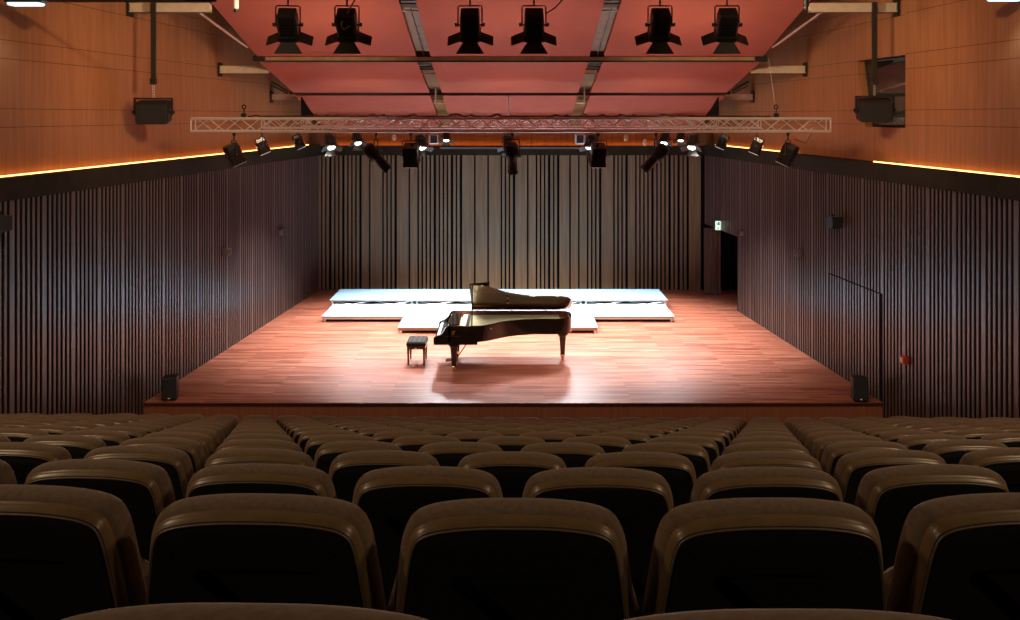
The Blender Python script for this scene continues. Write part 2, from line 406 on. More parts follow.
# service channels in the two gaps
for s, nm in ((-1, 'left'), (1, 'right')):
    c = thing('service_channel', 'bronze metal service channel running in the %s gap between red panels' % nm, 'channel', (s*1.92, 0, CAMZ))
    for (y0, y1, dz, m) in ((11, 19.9, .10, 'channel'), (20.1, 21.0, .10, 'channel_dark'), (21.0, 23.3, .09, 'channel'), (23.4, 27.6, .09, 'channel')):
        b = MB(); z0, z1 = znt(y0+.01)+dz, znt(y1)+dz
        b.loft([[(-.155,y0,z0),(.155,y0,z0),(.155,y0,z0+.05),(-.155,y0,z0+.05)], [(-.155,y1,z1),(.155,y1,z1),(.155,y1,z1+.05),(-.155,y1,z1+.05)]])
        b.build('tray', M[m], c)
    for y, m in ((17.35, 'steel'), (17.0, 'channel_dark'), (20.5, 'steel'), (20.9, 'channel_dark'), (21.35, 'cream'), (23.15, 'channel_dark'), (23.9, 'channel_dark'), (24.35, 'cream')):
        b = MB(); b.box((0, y, znt(y)+.03), (.31, .05 if m != 'channel_dark' else .16, .03)); b.build('crossbar', M[m], c)
    b = MB(); b.tube([(-s*.02, 23.0, znt(23)+.1), (-s*.02, 23.0, .32)], .02, 6); b.tube([(-s*.02, 23.0, .32), (s*-.18, 23.0, .32)], .02, 6); b.build('hanger', M['steel'], c)
    b = MB(); b.tube([(.02+.008*math.sin(k*1.7), 17.2+.12*k, znt(17.2+.12*k)+.02) for k in range(26)], .012, 5); b.build('cable', M['black'], c)
# beams from the side walls to the canopy edge
for y, z, h, where in ((16.9, 2.02, .17, 'nearest'), (21.0, 1.07, .17, 'middle'), (24.4, .50, .15, 'farthest')):
    for s, X, nm in ((-1, XL, 'left'), (1, XR, 'right')):
        xw = abs(X(y)) + UP - .01
        b = thing('support_beam', 'cream %s support beam from %s wall to red panels' % (where, nm) if where != 'nearest' else 'cream support beam at top of %s wall above the hanging loudspeaker' % nm, 'beam', (s*xw, y, CAMZ+z))
        q = MB(); q.box2((0, -.06, -h/2), (-s*(xw-HW-.02), .06, h/2)); q.box2((0,-.09,h/2-.02), (-s*(xw-HW-.02), .09, h/2)); q.box2((0,-.09,-h/2), (-s*(xw-HW-.02), .09, -h/2+.02)); q.build('girder', M['cream'], b)
        q = MB(); q.box((-s*.02, 0, 0), (.03, .24, h+.16)); q.build('wall_plate', M['channel_dark'], b)
# rails, drapes, braces along the canopy sides
for s, nm in ((-1, 'left'), (1, 'right')):
    r = MB()
    for dx, dz in ((0,0), (.10,.06)):
        r.tube([(s*(6.02+dx), 17.0, CAMZ+2.06+dz), (s*(5.66+dx), 19.4, CAMZ+1.47+dz)], .022, 6)
    for t in (.05, .5, .95):
        a = Vector((s*6.02, 17.0, CAMZ+2.06)).lerp(Vector((s*5.66, 19.4, CAMZ+1.47)), t); r.tube([a, a+Vector((s*.10,0,.06))], .015, 5)
    tag(r.build('cable_rail', M['pink']), 'pale double rail sloping along the %s edge of the red panels' % nm, 'rail')
    d = MB(); d.prism([(s*5.47, CAMZ+.50), (s*5.47, CAMZ+.0), (s*5.12, CAMZ-.02), (s*5.27, CAMZ+.17)], 23.55, 23.65, 'y')
    tag(d.build('black_drape', M['black_matte']), 'black triangular drape at the %s end of the farthest panel tier' % nm, 'drape')
    b = MB(); b.tube([(s*6.02, 22.7, CAMZ+.86), (s*5.66, 22.9, CAMZ+.62)], .035 if s > 0 else .02, 6); b.tube([(s*6.02, 22.7, CAMZ+.76), (s*5.66, 22.9, CAMZ+.56)], .02, 6)
    tag(b.build('brace', M['channel_dark']), 'dark diagonal brace between %s wall and red panels' % nm, 'brace')

# ------------------------------------------------------------------ trusses
def make_truss(L):
    t = thing('lighting_truss', '', 'truss')
    for y in (-.12, .12):
        for z in (-.12, .12):
            m = MB(); m.tube([(-L, y, z), (L, y, z)], .025, 8); m.build('chord', M['alu'], t)
    n = int(L*2/.30)
    for face in range(4):
        m = MB()
        for i in range(n):
            x0, x1 = -L+.04 + i*(2*L-.08)/n, -L+.04 + (i+1)*(2*L-.08)/n
            a, b = (.12, -.12) if i % 2 else (-.12, .12)
            if face == 0: p, q = (x0,-.12,a), (x1,-.12,b)
            elif face == 1: p, q = (x0,.12,b), (x1,.12,a)
            elif face == 2: p, q = (x0,a,.12), (x1,b,.12)
            else: p, q = (x0,b,-.12), (x1,a,-.12)
            m.tube([p, q], .010, 5)
        for x in (-L, L):
            if face < 2: y = (-.12,.12)[face]; m.tube([(x,y,-.12),(x,y,.12)], .015, 6)
            else: z = (.12,-.12)[face-2]; m.tube([(x,-.12,z),(x,.12,z)], .015, 6)
        m.build('bracing', M['alu'], t)
    return t
TZ = 5.22
t1 = make_truss(6.07); t1.location = (.015, 17.2, TZ); t1['label'] = 'long silver box truss carrying lamps, front one nearest the seats'
t2 = dup(t1); t2.location = (.03, 22.0, TZ); t2['label'] = 'silver box truss seen through the front truss, middle one of three'
t3 = dup(t1); t3.location = (0, 25.5, TZ); t3.scale = (.97,1,1); t3['label'] = 'silver box truss farthest back, close to the wall behind the stage'
for t in (t1, t2, t3): t['group'] = 'box trusses over the stage'
# cables and clutter lying on the truss tops
rc = random.Random(3)
for yy, L, nm in ((17.2, 5.0, 'front'), (22.0, 5.2, 'middle')):
    m = MB(); pts = []
    for k in range(140):
        x = -L + 2*L*k/139
        pts.append((x, yy + rc.uniform(-.07,.07), TZ+.12+.025+.018 + (rc.uniform(.02,.05) if rc.random() < .13 else 0)))
    m.tube(pts, .015, 5)
    tag(m.build('power_cable', M['black']), 'black power cable lying along the top of the %s truss' % nm, 'cable')
for px, nm in ((244, 'left'), (776, 'right')):
    m = thing('truss_hook', 'dark chain hook standing on the truss near its %s end' % nm, 'hook', ((px-CX)*17.2/F, 17.2, TZ+.145))
    q = MB(); q.rbox((0,0,.04), (.10,.10,.08), .015); q.build('base', M['black'], m)
    q = MB(); q.tube([(0,0,.08), (.01,0,.17)], .012, 6); q.tube([(.0+.035*math.cos(a), 0, .20+.035*math.sin(a)) for a in [k*math.pi/5 for k in range(10)]], .014, 6, closed=True); q.build('ring', M['black'], m)
m = thing('hanger_rod', 'pale vertical rod dropping from thin dark cross beam to the middle of the trusses', 'rod', (-.04, 23.46, TZ+.1))
q = MB(); q.tube([(0,0,-.22), (0,0,.60)], .022, 8); q.build('rod', M['steel'], m)
q = MB(); q.rbox((0,-.15,-.02), (.05,.05,.24), .01); q.build('coupler', M['white'], m)
for px in (776, 787):
    pass
m = MB(); m.tube([at(768.5, 58, 17.2), at(776, 112, 17.2)], .004, 4); tag(m.build('safety_wire', M['steel']), 'thin wire dropping from right support beam to truss hook', 'wire')

# ------------------------------------------------------------------ lamps
def wedge_flap(w0, w1, L, t=.006):
    """barn door flap hinged along x at the origin, extending to -z"""
    m = MB(); m.loft([[(-w0/2,-t,0),(w0/2,-t,0),(w1/2,-t,-L),(-w1/2,-t,-L)], [(-w0/2,t,0),(w0/2,t,0),(w1/2,t,-L),(-w1/2,t,-L)]]); return m
def make_fresnel(lit, gloss=False, doors=True):
    """head axis along local -z, hung under a clamp; the yoke stays upright"""
    root = thing('stage_lamp', '', 'spotlight')
    bm = M['black_gloss'] if gloss else M['black']
    head = MB()
    def sq(h, c, z): return [(-h+c,-h,z),(h-c,-h,z),(h,-h+c,z),(h,h-c,z),(h-c,h,z),(-h+c,h,z),(-h,h-c,z),(-h,-h+c,z)]
    head.loft([sq(.085,.02,.215), sq(.125,.02,.20), sq(.135,.03,.12), sq(.137,.03,-.12), sq(.147,.02,-.125), sq(.147,.02,-.20), sq(.125,.01,-.20), sq(.12,.01,-.185)], True, True)
    for k in range(4): head.box((0,-.139,.09-.05*k), (.16,.012,.02)); head.box((0,.139,.09-.05*k), (.16,.012,.02))
    h = head.build('housing', bm, root)
    ln = MB(); ln.lathe([(.0,-.215),(.05,-.212),(.09,-.203),(.11,-.19),(.0,-.188)], 20); ln.build('lens', M['lens'] if lit else M['lens_off'], h, True)
    if not doors:
        fr = MB(); fr.tube([(-.125,-.125,-.205),(.125,-.125,-.205),(.125,.125,-.205),(-.125,.125,-.205)], .012, 4, closed=True); fr.build('front_frame', M['steel'], h)
    if doors:
        for k in range(4):
            f = wedge_flap(.20 if k % 2 == 0 else .24, .22 if k % 2 else .40, .19 if k % 2 else .16).build('barn_door', M['door_leaf'], h)
            f.matrix_local = Matrix.Rotation(k*math.pi/2, 4, 'Z') @ Matrix.Translation((0,-.147,-.20)) @ Matrix.Rotation(R(-66 if k % 2 else -36), 4, 'X')
    for s in (-1, 1):
        kb = MB(); kb.tube([(s*.137,0,0), (s*.20,0,0)], .012, 8); kb.tube([(s*.185,0,0), (s*.21,0,0)], .028, 10); kb.build('knob', M['black'], root)
    y = MB(); y.tube([(-.168,0,-.03), (-.168,0,.245), (-.155,0,.265), (.155,0,.265), (.168,0,.245), (.168,0,-.03)], .011, 6); y.build('yoke', M['black'], root)
    c = MB(); c.tube([(0,0,.26), (0,0,.36)], .014, 8); c.rbox((0,0,.40), (.06,.05,.09), .01); c.build('clamp', M['black'], root)
    return root
def make_profile(lit=False):
    root = thing('profile_lamp', '', 'spotlight')
    b = MB(); b.lathe([(.07,.30),(.115,.27),(.13,.20),(.13,.02),(.10,-.02),(.092,-.30),(.105,-.31),(.105,-.36),(.085,-.36),(.08,-.34)], 18)
    for k in range(5): b.lathe([(.138,.22-.035*k),(.138,.235-.035*k)], 18)
    h = b.build('housing', M['black'], root, True)
    ln = MB(); ln.lathe([(0,-.352),(.05,-.349),(.08,-.343),(0,-.341)], 16); ln.build('lens', M['lens'] if lit else M['lens_off'], h, True)
    y = MB(); y.tube([(-.155,0,-.01), (-.155,0,.33), (-.14,0,.345), (.14,0,.345), (.155,0,.33), (.155,0,-.01)], .012, 6); y.build('yoke', M['black'], root)
    for s in (-1, 1):
        kb = MB(); kb.tube([(s*.12,0,0), (s*.19,0,0)], .013, 8); kb.build('knob', M['black'], root)
    for a in (0, 1): 
        s = MB(); s.box((0, (.12,-.12)[a], -.01), (.05,.12,.02)); s.build('shutter_handle', M['black'], h)
    c = MB(); c.tube([(0,0,.34), (0,0,.42)], .014, 8); c.rbox((0,0,.455), (.06,.05,.09), .01); c.build('clamp', M['black'], root)
    return root
def make_flood():
    root = thing('square_flood_lamp', '', 'floodlight')
    b = MB(); b.rbox((0,0,0), (.30,.14,.30), .03); h = b.build('housing', M['steel'], root)
    g = MB(); g.box((0,-.072,0), (.19,.012,.21)); g.build('face', M['black'], h)
    y = MB(); y.tube([(-.165,0,0), (-.165,0,.20), (.165,0,.20), (.165,0,0)], .012, 6); y.build('yoke', M['black'], root)
    c = MB(); c.tube([(0,0,.20), (0,0,.27)], .014, 8); c.rbox((0,0,.31), (.06,.05,.09), .01); c.build('clamp', M['black'], root)
    return root
def aim(root, loc, d):
    """turn the yoke about z and tilt the housing so its axis (-z) points along d"""
    root.location = loc
    d = Vector(d).normalized()
    yaw = math.atan2(-d.x, d.y) if abs(d.x)+abs(d.y) > 1e-4 else 0
    root.rotation_euler = (0, 0, yaw)
    tilt = math.atan2(math.hypot(d.x, d.y), -d.z)
    for ch in root.children:
        if ch.name.startswith('housing'): ch.rotation_euler = (tilt, 0, 0)
    return root
protos = {'f1': make_fresnel(True), 'f0': make_fresnel(False), 'fg': make_fresnel(False, True, False), 'p0': make_profile(False), 'sq': make_flood()}
used = set()
def lamp(kind, px, y, z, d, label, group, sc=1.0):
    p = protos[kind]
    o = p if kind not in used else dup(p)
    used.add(kind)
    aim(o, ((px-CX)*y/F, y, z), d); o.scale = (sc,)*3
    o['label'] = label; o['group'] = group
    return o
# six front lamps
G1 = 'front row of spotlights under the ceiling'
ords = ['leftmost lamp of the front row, hanging before left red panel', 'second lamp from left in the front row, beside the leftmost', 'third lamp from left in front row, just right of left channel',
        'fourth lamp from left in front row, left of right channel', 'fifth lamp from left in front row, just right of right channel', 'rightmost lamp of the front row, before right red panel']
FB = CAMZ + 1.30 + .40
for i, (px, yaw) in enumerate(((288,-.05), (347,-.02), (470,.0), (534,.0), (660,.0), (727,.02))):
    lamp('f0', px, 12.9, CAMZ+1.30, (yaw, .62, -.78), 'black barn-door ' + ords[i], G1, 1.02)
tb = MB(); tb.tube([(-4.6,12.9,FB+.05), (4.6,12.9,FB+.05)], .028, 10); tag(tb.build('lighting_bar', M['black']), 'black pipe over the front row of spotlights', 'pipe')
# lamps on the trusses
UZ = TZ - .12
G2, G3, G4 = 'lamps under the front truss', 'lamps under the middle truss', 'lamps under the farthest truss'
fz = UZ - .44
lamp('fg', 234, 17.2, fz, (.34,.22,-.9), 'glossy black lamp tilted right, under left end of the front truss', G2, .98)
lamp('p0', 376, 17.2, UZ-.485, (.62,.25,-.75), 'black long-barrelled lamp tilted to the right, under left half of front truss', G2, .95)
lamp('fg', 411, 17.2, UZ-.452, (.05,.45,-.9), 'glossy black lamp pointing down, left of centre under the front truss', G2)
lamp('p0', 512, 17.2, UZ-.485, (.05,.35,-.95), 'black long-barrelled lamp hanging straight down at middle of front truss', G2, .95)
lamp('fg', 598, 17.2, UZ-.452, (-.05,.45,-.9), 'glossy black lamp pointing down, right of centre under the front truss', G2)
lamp('p0', 656, 17.2, UZ-.485, (-.62,.25,-.75), 'black long-barrelled lamp tilted to the left, under right half of front truss', G2, .95)
lamp('fg', 788, 17.2, fz, (-.34,.22,-.9), 'glossy black lamp tilted left, under right end of the front truss', G2, .98)
lamp('fg', 262, 22.0, fz, (.34,.15,-.9), 'black lamp tilted right, second along the left wall from truss end', G3, .95)
lamp('f1', 330, 22.0, UZ-.365, (.35,-.55,-.75), 'lit lamp with bright lens, leftmost of the shining lamps', G3, .8)
lamp('f1', 421, 22.0, UZ-.365, (.30,-.5,-.8), 'lit lamp just right of the glossy lamp left of centre', G3, .8)
lamp('f1', 508, 22.0, UZ-.365, (.0,-.5,-.85), 'lit lamp behind the straight long-barrelled lamp at the middle', G3, .8)
lamp('f1', 591, 22.0, UZ-.365, (-.30,-.5,-.8), 'lit lamp just left of the glossy lamp right of centre', G3, .8)
lamp('f1', 693, 22.0, UZ-.365, (-.35,-.55,-.75), 'lit lamp with bright lens, rightmost of the shining lamps', G3, .8)
lamp('fg', 757, 22.0, fz, (-.34,.15,-.9), 'black lamp tilted left, second along the right wall from truss end', G3, .95)
lamp('fg', 298, 25.5, fz, (.34,.15,-.9), 'small black lamp tilted right, nearest the far left corner', G4, .95)
lamp('f1', 357, 25.5, UZ-.365, (.3,-.55,-.75), 'small lit lamp second from the left among shining lamps', G4, .8)
lamp('sq', 434, 25.5, UZ-.36, (0,.1,-1), 'small square floodlight left of centre under the farthest truss', G4)
lamp('f1', 446, 25.5, UZ-.30, (.1,-.55,-.8), 'small lit lamp right beside the left square floodlight', G4, .65)
lamp('sq', 580, 25.5, UZ-.36, (0,.1,-1), 'small square floodlight right of centre under the farthest truss', G4)
lamp('f1', 665, 25.5, UZ-.365, (-.3,-.55,-.75), 'small lit lamp right of the left-tilted long-barrelled lamp', G4, .8)
lamp('f1', 681, 25.5, UZ-.30, (-.2,-.5,-.8), 'small lit lamp tucked high under the truss beside rightmost shining lamp', G4, .65)
lamp('fg', 723, 25.5, fz, (-.34,.15,-.9), 'small black lamp tilted left, nearest the far right corner', G4, .95)
for o in bpy.data.objects:
    if o.name.startswith('square_flood_lamp'):
        for ch in o.children:
            if ch.name.startswith('housing'): ch.rotation_euler = (R(8), 0, 0)
for px, py, nm in ((394, 137.5, 'left of centre, below the truss'), (626, 138, 'right of centre, the higher of the right pair'), (645, 142.5, 'right of centre, the lower of the right pair')):
    p = at(px, py, 22.0)
    t = thing('oval_pendant', 'small pale oval disc hanging ' + nm, 'pendant', p)
    q = MB(); q.loft([[(.055*s*math.cos(a), yy, .085*s*math.sin(a)) for a in [k*math.pi/10 for k in range(20)]] for s, yy in ((.6,-.03),(1,-.012),(1,.012),(.6,.03))]); q.build('disc', M['white'], t, True)
    q = MB(); q.tube([(0,0,.08), (0,0,UZ-p.z-.02)], .006, 5); q.build('cord', M['black'], t)
# loose safety cables hanging under the truss
for px, py in ((531, 150), (95, 0)):
    if px > 200:
        q = MB(); q.tube([at(px,128,22.0), at(px+.5,140,22.0), at(px,py,22.0)], .006, 5); tag(q.build('loose_cable', M['black']), 'thin black cable hanging down right of the middle lamp', 'cable')
q = MB(); q.tube([at(347+9,12,12.85), at(350,26,12.75), at(343,30,12.7), at(341,24,12.7), at(349,10,12.75), at(356,-2,12.9)], .012, 6); tag(q.build('lamp_lead', M['grey']), 'grey lead looping over second lamp of the front row', 'cable')
q = MB(); q.tube([at(545,14,12.9), at(555,8,12.9), at(566,-4,12.9)], .010, 6); tag(q.build('lamp_lead', M['black']), 'dark lead rising right from fourth lamp of the front row', 'cable')
q = MB(); q.tube([at(794,139,17.2), at(806,143,17.2), at(811,134,17.2)], .007, 5); tag(q.build('lamp_lead', M['black']), 'dark lead looping right of the rightmost truss lamp', 'cable')
# small cylinders near the top of the picture
for px, py, nm in ((236, 3, 'left'), (806, 1, 'right')):
    p = at(px, py, 14.5)
    t = thing('hanging_fixture', ('small pale cylinder with dark tip hanging at upper left before the red panel' if nm == 'left' else 'small dark cylinder hanging at upper right before the red panel'), 'fixture', p)
    q = MB(); q.lathe([(.03,-.10),(.045,-.09),(.045,.10),(.02,.12)], 12); q.build('body', M['white'] if nm == 'left' else M['black'], t, True)
    q = MB(); q.lathe([(.03,-.15),(.038,-.14),(.038,-.10),(.03,-.10)], 12); q.build('tip', M['black'], t, True)
    q = MB(); q.tube([(0,0,.11), (0,0,1.6)], .01, 6); q.build('stem', M['black'], t)
# cool floodlights at the picture's upper corners
for s, px, py, nm in ((-1, 26, 3, 'left'), (1, 1006, -2, 'right')):
    p = at(px, py, 13.0)
    t = thing('wall_floodlight', 'bright cool white floodlight at the top of the %s wall' % nm, 'floodlight', p)
    q = MB(); q.rbox((0,0,.05), (.56,.26,.10), .03); q.build('housing', M['black'], t)
    q = MB(); q.rbox((0,0,-.015), (.46,.20,.05), .015); q.build('lamp_face', M['flood'], t)
    q = MB(); q.tube([(0,0,.09), (0,0,.3)], .02, 8); q.build('bracket', M['black'], t)
q = MB(); q.tube([at(36,.2,13.2), at(216,.2,13.2)], .03, 8); tag(q.build('lighting_bar', M['channel_dark']), 'dark pipe along the top edge of the picture over the left wall', 'pipe')

# ------------------------------------------------------------------ hanging loudspeakers
for s, px, py, nm in ((-1, 153.5, 112, 'left'), (1, 874.5, 110, 'right')):
    y = 16.7; p = at(px, py, y)
    t = thing('hanging_loudspeaker', 'black loudspeaker hanging on a pole ' + ('before the left wood wall' if s < 0 else 'in front of the control booth window'), 'loudspeaker', p, (R(0), 0, R(-6*s)))
    c = MB(); c.rbox((0,.0,0), (.58,.34,.42), .03); cb = c.build('cabinet', M['black'], t); cb.rotation_euler = (R(10),0,0)
    g = MB(); g.rbox((0,-.175,-.01), (.54,.02,.36), .008); g.build('grille', M['grille'], cb)
    yk = MB(); yk.box((0,0,.25), (.70,.06,.03)); yk.box((-.335,0,.10), (.03,.06,.33)); yk.box((.335,0,.10), (.03,.06,.33)); yk.build('yoke', M['black'], t)
    for k in (-1, 1):
        b = MB(); b.tube([(k*.29,0,0), (k*.38,0,0)], .03, 10); b.build('knob', M['black'], t)
    pz = (py-84)*y/F; top = CAMZ + 2.10 - p.z
    b = MB(); b.box((0,0,(pz+top)/2), (.08,.08,top-pz)); b.rbox((0,0,pz+.05), (.11,.11,.12), .01); b.build('pole', M['channel_dark'], t)
    b = MB()
    for k in range(5):
        zz = .27 + (pz-.27)*(k+.5)/5; b.tube([(.018*math.cos(a), .0 if k % 2 else .018*math.cos(a), zz+.03*math.sin(a)) for a in [j*math.pi/4 for j in range(8)]], .006, 5, closed=True)
    b.build('chain', M['steel'], t)

# ------------------------------------------------------------------ things on the slatted walls
def on_wall(X, px, py, off=.12):
    """point on a slatted wall seen at a pixel"""
    k = (px-CX)/F; s = 1 if X(0) > 0 else -1
    a = abs(X(0)) - off
    y = a / (abs(k) + .09)
    return Vector((s*(a-.09*y), y, CAMZ-(py-HY)*y/F))
for X, px, py, label in ((XR, 833, 222, 'black loudspeaker on a bracket high on the right slatted wall'), (XL, 1, 223, 'black loudspeaker on left slatted wall, cut by picture edge')):
    s = 1 if X(0) > 0 else -1
    p = on_wall(X, px, py, .17)
    t = thing('wall_loudspeaker', label, 'loudspeaker', p, (0,0,R(25*s)))
    c = MB(); c.loft([[(-.15,-.14,-.12),(.15,-.14,-.12),(.10,.10,-.10),(-.10,.10,-.10)], [(-.15,-.14,.12),(.15,-.14,.12),(.10,.10,.10),(-.10,.10,.10)]]); c.build('cabinet', M['black'], t)
    g = MB(); g.rbox((0,-.147,0), (.27,.012,.21), .004); g.build('grille', M['grille'], t)
    b = MB(); b.tube([(0,0,.02), (s*.17,.0,.05)], .02, 8); b.tube([(0,0,.11),(0,0,.17)], .015, 6); b.build('bracket', M['black'], t)
for X, px, py, sz, m, label in ((XL, 227, 252, (.14,.20,.16), 'grey', 'small dark box fixed on the left slatted wall, nearer one'), (XL, 282, 232, (.12,.24,.17), 'grey', 'small greyish box fixed on the left slatted wall near far corner'),
                         (XR, 741, 233, (.12,.18,.14), 'grey', 'small box on the right slatted wall beside the dark doorway'), (XR, 798, 253, (.12,.22,.15), 'grey', 'small dark box on right slatted wall below the wall loudspeaker')):
    s = 1 if X(0) > 0 else -1
    p = on_wall(X, px, py, sz[0]/2)
    t = thing('wall_box', label, 'wall box', p, (0,0,R(5*s)))
    c = MB(); c.rbox((0,0,0), sz, .015); c.build('body', M[m], t)
    c = MB(); c.rbox((-s*sz[0]*.5,0,0), (.014, sz[1]*.7, sz[2]*.7), .004); c.build('cover', M['black'], t)
p = on_wall(XR, 904, 360, .05)
t = thing('fire_alarm', 'small red fire alarm button on the right slatted wall', 'alarm', p, (0,0,R(5)))
c = MB(); c.rbox((0,0,0), (.10,.15,.13), .012); c.build('housing', M['redp'], t)
c = MB(); c.rbox((-.052,0,0), (.012,.07,.07), .003); c.build('button', M['white'], t)
# exit sign standing off the wall
p = on_wall(XR, 718, 225.5, .08)
t = thing('exit_sign', 'small lit green and white exit sign above the dark doorway', 'sign', p)
c = MB(); c.rbox((0,.02,0), (.16,.04,.27), .008); c.build('case', M['white'], t)
c = MB(); c.box((0,-.004,0), (.145,.008,.25)); c.build('lit_panel', M['exit_white'], t)
c = MB(); c.box((.022,-.010,.055), (.05,.006,.10)); c.tube([(-.035,-.010,.09),(-.02,-.010,.05),(-.04,-.010,.015)], .008, 5); c.tube([(-.02,-.010,.05),(.0,-.010,.02)], .008, 5); c.tube([(-.05,-.010,.06),(-.01,-.010,.07)], .006, 5)
c.box((0,-.010,-.06), (.018,.006,.06)); c.loft([[(-.035,-.013,-.085),(.035,-.013,-.085),(0,-.013,-.118)], [(-.035,-.007,-.085),(.035,-.007,-.085),(0,-.007,-.118)]]); c.build('symbol', M['exit_green'], t)
# slim screen housing on the back fascia
a, b = at(440,147.7,BACK-.05), at(600,147.7,BACK-.05)
t = thing('screen_housing', 'slim pale rail along the top of the wall behind the stage', 'screen case', ((a.x+b.x)/2, BACK-.061, a.z))
c = MB(); c.rbox((0,0,0), (b.x-a.x, .08, .06), .012); c.build('case', M['grey'], t)
c = MB(); c.box((0,-.02,-.04), (b.x-a.x-.1, .02, .025)); c.build('bottom_bar', M['channel_dark'], t)
# stage front loudspeakers
for px, y, nm, rz in ((170.5, 17.12, 'left', 8), (859.5, 17.05, 'right', -8)):
    t = thing('stage_loudspeaker', 'small black loudspeaker standing on the front %s corner of the stage' % nm, 'loudspeaker', ((px-CX)*y/F, y, 0), (0,0,R(rz)))
    c = MB(); c.rbox((0,0,.235), (.27,.26,.42), .015); c.build('cabinet', M['black'], t)
    c = MB(); c.rbox((0,-.134,.235), (.24,.016,.38), .006); c.build('grille', M['grille'], t)
    for sx in (-1,1):
        c = MB(); c.lathe([(.02,0),(.025,.015),(.025,.03)], 10, Matrix.Translation((sx*.09,-.08,0))); c.lathe([(.02,0),(.025,.015),(.025,.03)], 10, Matrix.Translation((sx*.09,.08,0))); c.build('foot', M['black'], t)
    c = MB(); c.rbox((0,-.145,.06), (.04,.008,.025), .003); c.build('badge', M['white'], t)

# ------------------------------------------------------------------ white risers
def deck_unit(x0, x1, y0, y1, h, label, group, legs=True):
    t = thing('stage_riser', label, 'riser', ((x0+x1)/2, (y0+y1)/2, 0), (0,0,0), group)
    w, d = x1-x0-.006, y1-y0-.006
    c = MB(); c.rbox((0,0,h-.012), (w,d,.024), .004); c.build('deck', M['deck'], t)
    c = MB()
    rh = .022 if h > .2 else .06
    for sy in (-1,1): c.box((0, sy*(d/2-.025), h-.025-rh/2), (w-.03,.03,rh))
    for sx in (-1,1): c.box((sx*(w/2-.025), 0, h-.025-rh/2), (.03,d-.03,rh))
    c.build('rim_frame', M['deckside'], t)
    for sx in (-1,1):
        for sy in (-1,1):
            l = MB(); l.box((sx*(w/2-.07), sy*(d/2-.07), (h-.03)/2), (.05,.05,h-.03)); l.build('leg', M['pale_alu'], t)
    if h > .2:
        for sy in (-1,1):
            for k in (-1,1):
                s = MB(); y = sy*(d/2-.045)
                s.tube([(k*w/4-w/4+.08, y, .03), (k*w/4+w/4-.08, y, h-.05)], .02, 6); s.tube([(k*w/4-w/4+.08, y+.03, h-.05), (k*w/4+w/4-.08, y+.03, .03)], .016, 6)
                s.build('scissor_brace', M['pale_alu'], t)
xs = [-5.02 + k*2.355 for k in range(5)]
nm4 = ['leftmost', 'second from left', 'third from left', 'rightmost']
for k in range(4): deck_unit(xs[k], xs[k+1], 25.05, 26.6, .27, 'white topped stage riser in the higher back row, ' + nm4[k], 'white stage risers')
xs = [-4.92 + k*2.305 for k in range(5)]
for k in range(4): deck_unit(xs[k], xs[k+1], 23.5, 25.02, .16, 'white topped stage riser in the low middle row, ' + nm4[k], 'white stage risers')
for x0, x1, n in ((-2.78,-.30,'left of'), (-.30,2.18,'right of')): deck_unit(x0, x1, 22.28, 23.48, .16, 'white topped stage riser jutting forward behind the piano, %s its pair' % n.split()[0], 'white stage risers')

# ------------------------------------------------------------------ grand piano
PX, PY, PL, PW = -1.60, 18.83, 2.90, 1.54
piano = thing('grand_piano', 'open black concert grand piano on the stage before the white risers', 'piano', (PX, PY, 0))
def cat_rom(pts, n=6):
    out = []
    for i in range(len(pts)-1):
        p0, p1, p2, p3 = pts[max(i-1,0)], pts[i], pts[i+1], pts[min(i+2,len(pts)-1)]
        for k in range(n):
            t = k/n
            out.append(tuple(.5*((2*b)+(-a+c)*t+(2*a-5*b+4*c-d)*t*t+(-a+3*b-3*c+d)*t**3) for a,b,c,d in zip(p0,p1,p2,p3)))
    return out + [tuple(pts[-1])]
# plan: u along the length (keyboard at 0), v across (near side 0)
curve = cat_rom([(.30,0), (.60,0), (.88,.0), (1.05,.045), (1.25,.20), (1.50,.42), (1.82,.58), (2.14,.66), (2.46,.67), (2.70,.685), (2.86,.76), (2.945,.92), (2.96,1.15), (2.945,1.36), (2.86,1.49), (2.70,1.535), (2.5,PW), (1.6,PW), (.30,PW)], 6)
def inset(poly, d, closed=False):
    n = len(poly); out = []
    for i, p in enumerate(poly):
        a = Vector(poly[i-1]) if (i or closed) else Vector(p); b = Vector(poly[(i+1) % n]) if (i < n-1 or closed) else Vector(p)
        t = (b-a).normalized(); out.append((p[0]-t.y*d, p[1]+t.x*d))
    return out
inner = inset(curve, .065)
rim = MB()
n = len(curve)
rim.loft([[(a[0],a[1],.66),(a[0],a[1],.97),(a[0]*.0+a[0],a[1],.985),(b[0],b[1],.985),(b[0],b[1],.66)] for a, b in zip(curve, inner)])
rim.build('rim', M['piano'], piano, True)
b = MB(); b.prism(inner, .60+.06, .68); b.build('bottom_board', M['sound'], piano)
b = MB(); ln_ = inset(inner, .006); b.loft([[(p[0],p[1],.872),(p[0],p[1],.975),(q[0],q[1],.975),(q[0],q[1],.872)] for p, q in zip(inner, ln_)]); b.build('rim_lining', M['riser'], piano)
b = MB(); b.prism(inset(inner, .004), .83, .85); b.build('soundboard', M['sound'], piano)
pl = [p for p in inset(inner, .012) if p[0] > .50]
b = MB(); b.prism(pl, .855, .868)
for vv in (.25,.55,.85,1.12): b.tube([(.62, vv, .885), (1.1+.9*vv, .55+.55*vv, .885)], .022, 6)
b.build('iron_plate', M['gold'], piano)
st = MB()
near = [p for p in inner[:int(n*.62)]]
